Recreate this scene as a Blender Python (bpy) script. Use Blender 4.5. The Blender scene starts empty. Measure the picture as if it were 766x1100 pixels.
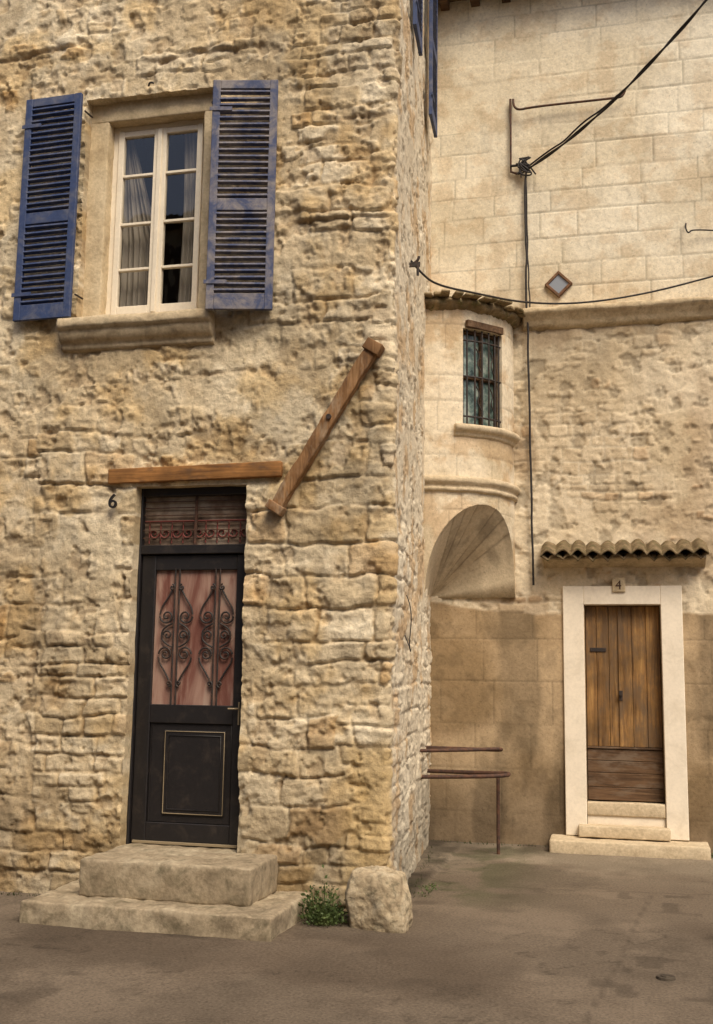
import bpy, bmesh, math, random
import numpy as np
from mathutils import Matrix, Vector, noise as mn
random.seed(4); rng=np.random.default_rng(4)
sc=bpy.context.scene; COL=sc.collection
sc.view_settings.view_transform='Standard'; sc.view_settings.look='None'; sc.view_settings.exposure=0; sc.view_settings.gamma=1
Y1=7.70; Y2=11.33; XC=-1.60; XI=-1.94

# ---------------------------------------------------------------- numpy noise
def hsh(ix,iy,seed):
    n=(ix.astype(np.int64)*374761393+iy.astype(np.int64)*668265263+seed*1274126177)&0xFFFFFFFF
    n=((n^(n>>13))*1274126177)&0xFFFFFFFF
    n=((n^(n>>16))*2246822519)&0xFFFFFFFF
    return ((n^(n>>15))&0xFFFFFF)/float(0xFFFFFF)
def vn(x,y,seed=0):
    xi=np.floor(x);yi=np.floor(y);fx=x-xi;fy=y-yi
    fx=fx*fx*fx*(fx*(fx*6-15)+10);fy=fy*fy*fy*(fy*(fy*6-15)+10)
    a=hsh(xi,yi,seed);b=hsh(xi+1,yi,seed);c=hsh(xi,yi+1,seed);d=hsh(xi+1,yi+1,seed)
    return (a*(1-fx)+b*fx)*(1-fy)+(c*(1-fx)+d*fx)*fy
def fbm(x,y,s,oc=4,seed=0,g=.5):
    t=0;a=1;w=0;ca,sa=.8,.6
    for o in range(oc):
        t=t+a*vn(x*s+17.3*o,y*s-9.1*o,seed+o*7);w+=a;a*=g;s*=2.03;x,y=ca*x-sa*y,sa*x+ca*y
    return t/w
def sst(a,b,x):
    t=np.clip((x-a)/(b-a),0,1);return t*t*(3-2*t)
def lerp(a,b,t):
    return np.asarray(a)*(1-t[...,None])+np.asarray(b)*t[...,None]
def stones(x,z,hmin,hmax,wmin,wmax,seed,wz=.05,wx=.05,gap=.006,soft=.035):
    r=np.random.default_rng(seed)
    zz=z+wz*(fbm(x,z,.9,3,seed+1)-.5)*2+wz*.45*(fbm(x,z,4.5,3,seed+2)-.5)*2
    xx=x+wx*(fbm(x,z,1.3,2,seed+3)-.5)*2+wx*.5*(fbm(x,z,6,3,seed+4)-.5)*2
    zb=[-1.0]
    while zb[-1]<11: zb.append(zb[-1]+r.uniform(hmin,hmax))
    zb=np.array(zb);ci=np.clip(np.searchsorted(zb,zz)-1,0,len(zb)-2)
    d=np.zeros_like(x);rid=np.zeros_like(x);rid2=np.zeros_like(x)
    for c in range(len(zb)-1):
        m=ci==c
        xb=[-9.0+r.uniform(0,.5)]
        while xb[-1]<9: xb.append(xb[-1]+r.uniform(wmin,wmax))
        xb=np.array(xb);rr=r.random(len(xb));r2=r.random(len(xb))
        if not m.any(): continue
        xm=xx[m];k=np.clip(np.searchsorted(xb,xm)-1,0,len(xb)-2)
        dx=np.maximum(np.minimum(xm-xb[k],xb[k+1]-xm),1e-4)
        zm=zz[m];dz=np.maximum(np.minimum(zm-zb[c],zb[c+1]-zm),1e-4)
        d[m]=1/(1/dx**3+1/dz**3)**(1/3.);rid[m]=rr[k];rid2[m]=r2[k]
    return sst(gap,gap+soft,d),rid,rid2,d

# ---------------------------------------------------------------- mesh helpers
def empty(name):
    o=bpy.data.objects.new(name,None);COL.objects.link(o);o.empty_display_size=.3;return o
def link(name,me,mat=None,parent=None,smooth=False):
    o=bpy.data.objects.new(name,me);COL.objects.link(o)
    if mat: me.materials.append(mat)
    if parent: o.parent=parent
    if smooth: me.polygons.foreach_set('use_smooth',[True]*len(me.polygons))
    return o
def npmesh(name,V,F,mat,parent=None,col=None,smooth=True):
    me=bpy.data.meshes.new(name);V=np.asarray(V,dtype=np.float32);F=np.asarray(F,dtype=np.int32)
    me.vertices.add(len(V));me.vertices.foreach_set('co',V.ravel())
    me.loops.add(F.size);me.loops.foreach_set('vertex_index',F.ravel())
    me.polygons.add(len(F));me.polygons.foreach_set('loop_start',np.arange(len(F),dtype=np.int32)*4)
    me.update(calc_edges=True);me.validate()
    if col is not None:
        a=me.attributes.new('col','FLOAT_COLOR','POINT')
        c=np.ones((len(V),4),dtype=np.float32);c[:,:3]=np.clip(col,.01,.86);a.data.foreach_set('color',c.ravel())
    return link(name,me,mat,parent,smooth)
def coords(brks,step):
    out=[]
    for i,(a,b) in enumerate(zip(brks[:-1],brks[1:])):
        s=step[i] if hasattr(step,'__len__') else step
        n=max(1,int(round((b-a)/s)));out+=list(np.linspace(a,b,n,endpoint=False))
    return np.array(out+[brks[-1]])
def surf(name,P,IN,C,mat,parent=None,holes=()):
    """P[nu,nv,3] surface, IN inward unit direction, holes (i0,i1,j0,j1,depth)"""
    nu,nv=P.shape[:2];idx=np.arange(nu*nv).reshape(nu,nv)
    keep=np.ones((nu-1,nv-1),bool)
    for i0,i1,j0,j1,dp in holes: keep[i0:i1,j0:j1]=False
    F=np.stack([idx[:-1,:-1],idx[1:,:-1],idx[1:,1:],idx[:-1,1:]],-1)[keep]
    Vs=[P.reshape(-1,3)];Cs=[C.reshape(-1,3)];Fs=[F];off=nu*nv
    for i0,i1,j0,j1,dp in holes:
        for (ia,ja,fl) in ((np.full(j1-j0+1,i0),np.arange(j0,j1+1),0),(np.full(j1-j0+1,i1),np.arange(j0,j1+1),1),
                        (np.arange(i0,i1+1),np.full(i1-i0+1,j0),1),(np.arange(i0,i1+1),np.full(i1-i0+1,j1),0)):
            n=len(ia);K=max(2,int(dp/.03)+1)
            for k in range(K):
                q=P[ia,ja]+IN[ia,ja]*dp*k/(K-1);Vs.append(q);Cs.append(C[ia,ja]*(1-.06*min(k,1)))
            g=off+np.arange(K*n).reshape(K,n)
            f=np.stack([g[:-1,:-1],g[:-1,1:],g[1:,1:],g[1:,:-1]],-1).reshape(-1,4)
            Fs.append(f if fl else f[:,::-1]);off+=K*n
    return npmesh(name,np.concatenate(Vs),np.concatenate(Fs),mat,parent,np.concatenate(Cs))
def bm_box(bm,x0,x1,y0,y1,z0,z1,bev=.003,M=None):
    r=bmesh.ops.create_cube(bm,size=1);vs=r['verts']
    for v in vs: v.co=Vector(((x0+x1)/2+v.co.x*(x1-x0),(y0+y1)/2+v.co.y*(y1-y0),(z0+z1)/2+v.co.z*(z1-z0)))
    if bev>0:
        es=list({e for v in vs for e in v.link_edges});r=bmesh.ops.bevel(bm,geom=es,offset=bev,segments=1,affect='EDGES',profile=.5)
        vs=list({v for f in r['faces'] for v in f.verts})
    if M is not None: bmesh.ops.transform(bm,matrix=M,verts=vs)
def boxes(name,L,mat,parent=None,bev=.003,M=None):
    bm=bmesh.new()
    for b in L:
        bm_box(bm,*b[:6],bev=bev,M=b[6] if len(b)>6 else None)
    if M is not None: bmesh.ops.transform(bm,matrix=M,verts=bm.verts)
    me=bpy.data.meshes.new(name);bm.to_mesh(me);bm.free();return link(name,me,mat,parent)
def rough(name,x0,x1,y0,y1,z0,z1,mat,parent=None,res=.03,r=.02,amp=.008,fs=5,M=None,seed=0):
    bm=bmesh.new();bmesh.ops.create_cube(bm,size=1)
    h=Vector(((x1-x0)/2,(y1-y0)/2,(z1-z0)/2));c=Vector(((x1+x0)/2,(y1+y0)/2,(z1+z0)/2))
    for v in bm.verts: v.co=Vector((v.co.x*2*h.x,v.co.y*2*h.y,v.co.z*2*h.z))
    for ax in range(3):
        no=Vector((0,0,0));no[ax]=1;H=h[ax]
        ks=[-H+r*.4,-H+r,H-r,H-r*.4]+list(np.linspace(-H+r,H-r,max(2,int((2*H-2*r)/res)+1))[1:-1])
        for k in ks:
            co=Vector((0,0,0));co[ax]=k
            bmesh.ops.bisect_plane(bm,geom=bm.verts[:]+bm.edges[:]+bm.faces[:],plane_co=co,plane_no=no,dist=1e-5)
    for v in bm.verts:
        p=v.co;q=Vector([max(-(h[i]-r),min(h[i]-r,p[i])) for i in range(3)]);d=p-q
        if d.length>1e-6: d.normalize();p=q+d*r
        w=p+c+Vector((seed*3.1,0,0))
        n=mn.fractal(w*fs,1,2,4);n2=mn.noise(w*1.7)
        v.co=p+c+(d*(n*amp+n2*amp) if d.length>0 else Vector((0,0,0)))
    if M is not None: bmesh.ops.transform(bm,matrix=M,verts=bm.verts)
    me=bpy.data.meshes.new(name);bm.to_mesh(me);bm.free();return link(name,me,mat,parent,True)
def tube(name,paths,r,mat,parent=None,smooth=True,res=3):
    cu=bpy.data.curves.new(name,'CURVE');cu.dimensions='3D';cu.bevel_depth=r;cu.bevel_resolution=res;cu.use_fill_caps=True
    for pts in paths:
        if smooth and len(pts)>2:
            s=cu.splines.new('NURBS');s.points.add(len(pts)-1);s.order_u=3;s.use_endpoint_u=True;s.resolution_u=6
        else:
            s=cu.splines.new('POLY');s.points.add(len(pts)-1)
        for p,q in zip(s.points,pts): p.co=(q[0],q[1],q[2],1)
    cu.materials.append(mat);o=bpy.data.objects.new(name,cu);COL.objects.link(o)
    if parent:o.parent=parent
    return o

# ---------------------------------------------------------------- materials
class MT:
    def __init__(s,name,rough=.9,spec=.2):
        s.m=bpy.data.materials.new(name);s.m.use_nodes=True;s.t=s.m.node_tree
        s.b=s.t.nodes['Principled BSDF'];s.b.inputs['Roughness'].default_value=rough;s.b.inputs['Specular IOR Level'].default_value=spec
        s.co=s.t.nodes.new('ShaderNodeTexCoord').outputs['Object']
    def l(s,a,b): s.t.links.new(a,b)
    def map(s,sc):
        n=s.t.nodes.new('ShaderNodeMapping');n.inputs['Scale'].default_value=sc;s.l(s.co,n.inputs[0]);return n.outputs[0]
    def noise(s,scale,det=6,ro=.6,vec=None,dist=0):
        n=s.t.nodes.new('ShaderNodeTexNoise');n.inputs['Scale'].default_value=scale;n.inputs['Detail'].default_value=min(det,4);n.inputs['Roughness'].default_value=ro;n.inputs['Distortion'].default_value=dist
        s.l(vec or s.co,n.inputs['Vector']);return n.outputs['Fac']
    def ramp(s,fac,stops):
        n=s.t.nodes.new('ShaderNodeValToRGB');e=n.color_ramp.elements
        while len(e)<len(stops): e.new(.5)
        for k,(p,c) in zip(e,stops):
            k.position=p;k.color=(c[0],c[1],c[2],1) if hasattr(c,'__len__') else (c,c,c,1)
        s.l(fac,n.inputs[0]);return n.outputs[0]
    def mix(s,a,b,fac=1.0,mode='MIX'):
        n=s.t.nodes.new('ShaderNodeMix');n.data_type='RGBA';n.blend_type=mode
        for v,i in ((fac,0),(a,6),(b,7)):
            if hasattr(v,'is_linked') or hasattr(v,'links'): s.l(v,n.inputs[i])
            elif hasattr(v,'__len__'): n.inputs[i].default_value=(*v[:3],1)
            else: n.inputs[i].default_value=v
        return n.outputs[2]
    def bump(s,h,st=.4,dist=.01,prev=None):
        n=s.t.nodes.new('ShaderNodeBump');n.inputs['Strength'].default_value=st;n.inputs['Distance'].default_value=dist
        s.l(h,n.inputs['Height'])
        if prev: s.l(prev,n.inputs['Normal'])
        return n.outputs[0]
    def fin(s,col=None,nor=None,rough=None):
        if col is not None:
            if hasattr(col,'__len__') and not hasattr(col,'links'): s.b.inputs['Base Color'].default_value=(*col[:3],1)
            else: s.l(col,s.b.inputs['Base Color'])
        if nor is not None: s.l(nor,s.b.inputs['Normal'])
        if rough is not None: s.l(rough,s.b.inputs['Roughness'])
        return s.m
def vcol_mat(name,fine=30,amt=(.78,1.10),bs=.5,bd=.012,pits=.5):
    m=MT(name,.92,.12);a=m.t.nodes.new('ShaderNodeAttribute');a.attribute_name='col';c=a.outputs['Color']
    n1=m.noise(fine,4,.70);c=m.mix(c,m.ramp(n1,[(.30,amt[0]),(.66,amt[1])]),1,'MULTIPLY')
    n3=m.noise(48,1,.5);c=m.mix(c,m.ramp(n3,[(.27,.5),(.36,1.)]),pits,'MULTIPLY')
    return m.fin(c,m.bump(n1,bs,bd))
def stone_mat(name,a,b,c,sc=4,grime=(.12,.10,.07),gf=.45,bd=.008):
    m=MT(name,.9,.15);x=m.ramp(m.noise(sc,5,.65),[(.25,a),(.5,b),(.75,c)])
    n=m.noise(32,5,.7)
    x=m.mix(x,m.ramp(n,[(.3,.78),(.65,1.06)]),1,'MULTIPLY')
    x=m.mix(x,grime,m.ramp(m.noise(sc*1.8,5,.7,dist=.6),[(.5,0.),(.72,gf)]))
    return m.fin(x,m.bump(n,.55,bd))
def wood_mat(name,cols,ax='z',wear=None,rough=.75,gsc=1,bd=.004,wr=(.52,.66),lo=.5):
    m=MT(name,rough,.25);g={'z':(22,22,1.3),'x':(1.3,22,22)}[ax];v=m.map(tuple(k*gsc for k in g))
    n=m.noise(1,5,.7,v,1.2);x=m.ramp(n,[(.25,cols[0]),(.5,cols[1]),(.72,cols[2])])
    x=m.mix(x,m.ramp(m.noise(3,5,.6),[(.3,lo),(.6,1.1)]),.9,'MULTIPLY')
    if wear: x=m.mix(x,wear,m.ramp(m.noise(6,5,.75,m.map((1,1,.4) if ax=='z' else (.4,1,1))),[(wr[0],0.),(wr[1],.8)]))
    return m.fin(x,m.bump(n,.7,bd))
def paint_mat(name,base,wear,w=(.58,.72),rough=.5,spec=.4,sc=9,amt=.8,gr=.85,bs=.2):
    m=MT(name,rough,spec);x=m.mix(base,tuple(k*1.3 for k in base),m.noise(5,4,.6))
    x=m.mix(x,wear,m.ramp(m.noise(sc,5,.72,dist=.5),[(w[0],0.),(w[1],amt)]))
    n=m.noise(35,4,.65);x=m.mix(x,m.ramp(n,[(.3,gr),(.6,1.04)]),1,'MULTIPLY')
    return m.fin(x,m.bump(n,bs,.003))
M_wall=vcol_mat('rubble_stone',22,(.74,1.11),.75,.015,.5)
M_back=vcol_mat('pale_stone',30,(.82,1.08),.5,.009,.4)
M_ground=vcol_mat('asphalt',55,(.66,1.22),.5,.006,.6)
M_step=stone_mat('step_stone',(.20,.155,.10),(.33,.26,.17),(.46,.38,.26),4,(.10,.085,.05),.75)
M_dress=stone_mat('dressed_stone',(.48,.37,.22),(.58,.46,.29),(.64,.52,.34),3,(.27,.19,.11),.5)
M_darkst=stone_mat('weathered_sill_stone',(.34,.25,.15),(.52,.41,.26),(.62,.50,.33),5,(.16,.13,.085),.6)
M_pale=stone_mat('pale_sill_stone',(.46,.36,.23),(.56,.45,.30),(.62,.51,.35),4,(.24,.19,.12),.4)
M_white=paint_mat('white_render',(.68,.60,.48),(.54,.46,.34),(.50,.72),.85,.1,3,.5,.95)
M_blue=paint_mat('blue_paint',(.034,.052,.120),(.18,.175,.185),(.46,.74),.6,.3,7,.65,.8)
M_bluew=paint_mat('worn_blue_paint',(.052,.064,.120),(.29,.25,.22),(.41,.63),.7,.25,6,.75,.8)
M_cream=paint_mat('cream_paint',(.66,.58,.45),(.50,.42,.30),(.55,.8),.45,.35,8,.4,.95,.1)
M_black=paint_mat('black_paint',(.013,.011,.011),(.06,.045,.035),(.52,.75),.45,.4,6,.55,.8)
M_iron=paint_mat('dark_iron',(.022,.017,.015),(.09,.045,.025),(.5,.7),.6,.4,20,.7)
M_rust=paint_mat('rusty_iron',(.045,.026,.02),(.12,.055,.03),(.4,.6),.75,.3,18,.8)
M_gold=MT('brass_trim',.5,.4).fin((.26,.20,.12))
M_cable=MT('black_cable',.6,.3).fin((.025,.02,.018))
M_lint=wood_mat('lintel_wood',[(.12,.05,.015),(.33,.15,.045),(.46,.22,.07)],'x',(.10,.055,.03))
M_beam=wood_mat('old_beam_wood',[(.07,.035,.018),(.23,.115,.045),(.38,.22,.10)],'z',(.34,.25,.16))
M_door=wood_mat('weathered_door_wood',[(.06,.028,.012),(.26,.135,.045),(.42,.24,.085)],'z',(.13,.085,.05),wr=(.44,.64),lo=.42)
M_doorlow=wood_mat('dark_door_wood',[(.03,.018,.010),(.11,.06,.03),(.19,.115,.06)],'x',(.17,.12,.08))
M_tile=stone_mat('mossy_clay_tile',(.08,.06,.035),(.17,.12,.065),(.30,.22,.13),11,(.08,.08,.028),.9)
M_moss=stone_mat('mossy_roof_stone',(.12,.09,.05),(.22,.16,.09),(.36,.28,.16),9,(.09,.09,.03),.9)
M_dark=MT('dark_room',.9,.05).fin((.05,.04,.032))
def glass(name,tint,refl=.03,rough=.02):
    m=bpy.data.materials.new(name);m.use_nodes=True;t=m.node_tree;t.nodes.clear()
    o=t.nodes.new('ShaderNodeOutputMaterial');mx=t.nodes.new('ShaderNodeMixShader');tr=t.nodes.new('ShaderNodeBsdfTransparent');gl=t.nodes.new('ShaderNodeBsdfGlossy')
    tr.inputs[0].default_value=(*tint,1);gl.inputs['Roughness'].default_value=rough
    fr=t.nodes.new('ShaderNodeLayerWeight');fr.inputs[0].default_value=.18;ma=t.nodes.new('ShaderNodeMath');ma.operation='MULTIPLY_ADD';ma.inputs[1].default_value=1.;ma.inputs[2].default_value=refl
    no=t.nodes.new('ShaderNodeTexNoise');no.inputs['Scale'].default_value=4;bu=t.nodes.new('ShaderNodeBump');bu.inputs['Strength'].default_value=.10;bu.inputs['Distance'].default_value=.02
    t.links.new(no.outputs[0],bu.inputs['Height']);t.links.new(bu.outputs[0],gl.inputs['Normal'])
    t.links.new(fr.outputs['Facing'],ma.inputs[0]);t.links.new(ma.outputs[0],mx.inputs[0]);t.links.new(tr.outputs[0],mx.inputs[1]);t.links.new(gl.outputs[0],mx.inputs[2]);t.links.new(mx.outputs[0],o.inputs[0]);return m
M_glass=glass('window_glass',(.88,.87,.85),.04)
g=MT('frosted_red_glass',.2,.5);x=g.ramp(g.noise(2.2,4,.6,g.map((3,1,.6)),.5),[(.3,(.10,.03,.022)),(.46,(.19,.085,.065)),(.58,(.34,.21,.16)),(.75,(.42,.32,.25))]);M_red=g.fin(x,g.bump(g.noise(90,3,.5),.3,.003))
g=MT('transom_glass',.12,.6);x=g.ramp(g.noise(3,4,.6,g.map((1.2,1,1.2))),[(.35,(.08,.055,.04)),(.50,(.20,.14,.10)),(.64,(.36,.29,.22))]);M_trans=g.fin(x)
g=MT('green_leaded_glass',.2,.5);x=g.ramp(g.noise(9,4,.6),[(.35,(.03,.05,.045)),(.5,(.14,.20,.17)),(.65,(.38,.42,.35))]);M_green=g.fin(x)
m=bpy.data.materials.new('net_curtain');m.use_nodes=True;t=m.node_tree;t.nodes.clear()
o=t.nodes.new('ShaderNodeOutputMaterial');mx=t.nodes.new('ShaderNodeMixShader');mx.inputs[0].default_value=.3
d_=t.nodes.new('ShaderNodeBsdfDiffuse');d_.inputs[0].default_value=(.52,.47,.40,1);e_=t.nodes.new('ShaderNodeBsdfTranslucent');e_.inputs[0].default_value=(.5,.46,.40,1)
t.links.new(d_.outputs[0],mx.inputs[1]);t.links.new(e_.outputs[0],mx.inputs[2]);t.links.new(mx.outputs[0],o.inputs[0]);M_curt=m
M_redrefl=MT('reflected_railing_red',.6,.3).fin((.20,.05,.04))  # red tone of the balcony railing mirrored in the transom

# ================================================================ STONE HOUSE (left)
house=empty('stone_house')
r=.06;D=Vector((XI-XC,Y2-Y1,0)).normalized();phi1=math.atan2(-D.x,D.y)
turn=phi1+math.pi/2;tl=r*math.tan(turn/2);arc=r*turn
SL=math.hypot(XI-XC,Y2-Y1)-tl
xs=coords([-8,-5.5,-4.26,-3.66,-3.10,-2.74,XC-tl],[.06,.013,.013,.013,.013,.0125])-(XC-tl)
S=np.concatenate([xs,np.linspace(0,arc,10)[1:],arc+coords([0,SL+.02],.022)[1:]])
Z=coords([-.05,.37,3.12,4.50,6.44,7.5,9.7],[.013]*5+[.025])
SS,ZZ=np.meshgrid(S,Z,indexing='ij')
fl=np.where(SS<0,0,np.where(SS<arc,SS/r,turn));ang=-math.pi/2+fl
cx,cy=XC-tl,Y1+r
nx,ny=np.cos(ang),np.sin(ang)
px=np.where(SS<0,cx+SS,cx+r*nx);py=np.where(SS<0,Y1,cy+r*ny)
ov=np.clip(SS-arc,0,None);px=px+D.x*ov;py=py+D.y*ov
XX=cx+SS
side=sst(0.0,.12,SS-arc*.6)
h,rid,rid2,d=stones(XX,ZZ,.14,.28,.22,.66,11,.07,.08,.002,.016)
h2,ridb,rid2b,d2=stones(XX,ZZ,.09,.18,.14,.44,23,.06,.06,.002,.015)
sel=sst(.51,.54,fbm(XX,ZZ,.8,3,77));h=h*(1-sel)+h2*sel;rid=np.where(sel>.5,ridb,rid);rid2=np.where(sel>.5,rid2b,rid2)
E=fbm(XX,ZZ,1.2,4,5)*1.6-.62
E+=.36*sst(-2.75,-2.5,XX)*(1-sst(2.9,3.6,ZZ))
E+=.16*(1-sst(1.8,2.8,ZZ))*(1-sst(-3.9,-3.6,XX))
E+=.12*(1-sst(3.3,4.2,ZZ))
E+=.12*sst(-2.5,-2.2,XX)
E-=.18*sst(4.6,5.2,ZZ)*(1-sst(-2.6,-2.3,XX))
E-=.55*side
ochre=sst(.40,.50,fbm(XX,ZZ,2.1,3,119))*np.exp(-((XX+1.72)/.22)**4)*(1-sst(1.0,1.7,ZZ))
E-=.6*ochre
E=np.clip(E,0,1)
f11=fbm(XX,ZZ,8,5,45,.6)
q=.75*h+1.7*(f11-.5)+E*1.1+.45*rid-1.10
cov=sst(.0,.30,q)*(.35+.65*h)
plaster=fbm(XX,ZZ,1.9,4,31)-.5
fine=fbm(XX,ZZ,13,5,41,.65)-.5
ridg=1-np.abs(fbm(XX,ZZ,6,5,47,.6)*2-1)
strata=fbm(XX*1.2,ZZ*5,3,5,49,.6)-.5
pit=fbm(XX,ZZ,7,5,43,.6)
disp=.034*plaster+.021*fine+cov*(.005+.019*rid*(.5+E))+cov*(.022*(ridg-.8)+.020*strata)
jn=sst(.42,.64,fbm(XX,ZZ,3.3,3,57))
disp-=.008*(1-h)*sst(.15,.5,E)*(.15+1.0*jn)
disp-=.018*sst(.58,.66,pit)
def groove(z0,xa,xb,dep,w=.018,step=.0,seed=1):
    zl=z0+.08*(fbm(XX,XX*0,1.6,5,seed,.6)-.5)*2
    k=sst(xa,xa+.15,XX)*(1-sst(xb-.15,xb,XX))*sst(.3,.65,fbm(XX,ZZ,4,4,seed+3))
    return k*(-dep*np.exp(-((ZZ-zl)/w)**2)+step*sst(0,.03,ZZ-zl)*(1-sst(.0,.35,ZZ-zl-.05))),k*np.exp(-((ZZ-zl)/(w*1.2))**2)
cav=np.zeros_like(XX)
for a in ((5.15,-2.6,-1.55,.018,.012,.022,1),(6.72,-3.9,-2.6,.016,.016,.024,9),(6.95,-5.4,-4.3,.014,.016,.016,15),(4.0,-3.6,-2.7,.010,.013,.012,21),(1.62,-4.9,-3.7,.010,.018,.012,29),(6.05,-2.4,-1.6,.008,.013,.012,33)):
    g_,c_=groove(*a);disp+=g_;cav+=c_*.8
disp*=1-.25*side
disp+=.035*(fbm(XX*0,ZZ,1.3,4,61)-.5)*np.exp(-((SS-arc/2)/.2)**2)*1.2
cavm=np.clip(cav+.42*(1-h)*sst(.15,.55,E)*jn+.45*sst(.58,.68,pit)+.25*sst(.60,.75,1-f11),0,1)
pc=lerp((.53,.41,.25),(.68,.565,.385),sst(.3,.7,fbm(XX,ZZ,1.4,5,71)))
st=lerp((.46,.35,.205),(.71,.59,.405),rid2)*(1-.30*sst(.92,.94,rid)[...,None]*np.array([.15,.45,.8]))
st=st*(1+.25*(strata[...,None]))
c=pc*(1-cov[...,None])+st*cov[...,None]
c=c*(1-.42*cavm[...,None]*np.array([.72,.88,1.]))
or_=sst(.52,.70,fbm(XX,ZZ,2.6,5,83))[...,None];c=c*(1-or_*np.array([.03,.11,.25]))
gr=sst(.50,.66,fbm(XX,ZZ,.9,5,87,.6))[...,None];c=c*(1-gr*np.array([.16,.16,.16]))
gs=sst(.50,.66,fbm(XX,ZZ,3.2,5,88,.6))[...,None];c=c*(1-gs*np.array([.18,.18,.18]))
bl=sst(.54,.70,fbm(XX,ZZ,4.5,5,89,.6))[...,None];c=c*(1+bl*np.array([.10,.13,.18]))
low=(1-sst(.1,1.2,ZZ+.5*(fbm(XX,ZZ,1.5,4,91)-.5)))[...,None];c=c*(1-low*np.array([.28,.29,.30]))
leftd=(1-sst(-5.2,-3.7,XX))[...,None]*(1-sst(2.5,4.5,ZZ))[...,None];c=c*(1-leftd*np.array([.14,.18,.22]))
c=c*(1-ochre[...,None]*.75)+np.array((.50,.35,.16))*ochre[...,None]*.75
sc_=lerp((.62,.52,.37),(.76,.67,.51),fbm(XX,ZZ,1.6,5,95));sc_=sc_*(1-.32*sst(.5,.7,fbm(XX,ZZ,3.5,4,97))[...,None]*np.array([.5,.9,1.3]))*(1-.5*cavm[...,None])*(1-.4*low)
c=c*(1-side[...,None])+sc_*side[...,None]
jx=.02*(fbm(XX,ZZ,3,3,101)-.5)*(SS<-.1);jz=.02*(fbm(XX,ZZ,3,3,103)-.5)
P=np.stack([px+nx*disp+jx,py+ny*disp,ZZ+jz],-1);IN=np.stack([-nx,-ny,0*nx],-1)
def ix(a,v): return int(np.argmin(abs(a-v)))
s0=XC-tl
holes=[(ix(S,-4.26-s0),ix(S,-3.10-s0),ix(Z,4.50),ix(Z,6.44),.12),(ix(S,-3.66-s0),ix(S,-2.74-s0),ix(Z,.37),ix(Z,3.12),.16)]
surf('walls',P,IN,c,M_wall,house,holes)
boxes('left_end_and_rear_wall',[(-8,-7.8,Y1+.05,15,0,9.6),(-8,XI-.1,14.8,15,0,9.6)],M_dress,house,0)
boxes('roof',[(-8.3,XC+.25,Y1-.35,15,9.72,9.85)],M_tile,house,.02)
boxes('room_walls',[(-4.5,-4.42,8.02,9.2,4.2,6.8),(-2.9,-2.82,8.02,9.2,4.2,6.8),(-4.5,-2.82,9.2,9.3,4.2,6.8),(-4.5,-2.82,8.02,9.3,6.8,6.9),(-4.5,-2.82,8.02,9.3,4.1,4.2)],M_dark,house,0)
rough('window_jamb_left',-4.36,-4.10,Y1+.09,Y1+.32,4.44,6.30,M_dress,house,.04,.012,.009,8)
rough('window_jamb_right',-3.24,-3.0,Y1+.09,Y1+.32,4.44,6.30,M_dress,house,.04,.012,.009,8,seed=2)
rough('window_head',-4.36,-3.0,Y1+.088,Y1+.322,6.28,6.56,M_dress,house,.04,.012,.010,8,seed=3)
rough('window_inner_sill',-4.3,-3.05,Y1-.02,Y1+.33,4.40,4.53,M_dress,house,.05,.012,.005,seed=4)
yf=Y1+.20;W=[]
W+=[(-4.11,-4.055,yf,yf+.07,4.53,6.29),(-3.285,-3.23,yf,yf+.07,4.53,6.29),(-4.055,-3.285,yf,yf+.07,6.235,6.29),(-4.055,-3.285,yf,yf+.07,4.53,4.60)]
for a,b in ((-4.052,-3.676),(-3.664,-3.288)):
    W+=[(a,a+.05,yf-.015,yf+.04,4.603,6.232),(b-.05,b,yf-.015,yf+.04,4.603,6.232),(a+.05,b-.05,yf-.013,yf+.038,6.182,6.23),(a+.05,b-.05,yf-.013,yf+.038,4.605,4.68)]
    for zb in (5.83,5.40,5.0): W.append((a+.05,b-.05,yf-.008,yf+.03,zb-.012,zb+.012))
W.append((-3.69,-3.65,yf-.03,yf-.016,4.61,6.22))
boxes('window_frame',W,M_cream,house,.004)
npmesh('window_glass',[(-4.04,yf+.014,4.62),(-3.30,yf+.014,4.62),(-3.30,yf+.014,6.22),(-4.04,yf+.014,6.22)],[(0,1,2,3)],M_glass,house,None,False)
for nm,xa,xb,dia in (('curtain_left',-4.06,-3.70,1),('curtain_right',-3.64,-3.27,0)):
    n=80;zs=np.linspace(4.57,6.25,24);V=[];F=[]
    for i in range(n+1):
        t=i/n
        for z in zs:
            u=(z-4.57)/1.68
            if dia: lo=xa+.0;hi=xb-.30*max(0,u-.42)/.58*.95
            else: lo=xa+.12+.03*math.sin(u*3);hi=xb
            x=lo+(hi-lo)*t
            V.append((x,yf+.12+.016*math.sin(t*42+u)+.012*math.sin(t*15+z*2),z))
    for i in range(n):
        for j in range(23): q_=i*24+j;F.append((q_,q_+24,q_+25,q_+1))
    npmesh(nm,V,F,M_curt,house)
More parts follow.
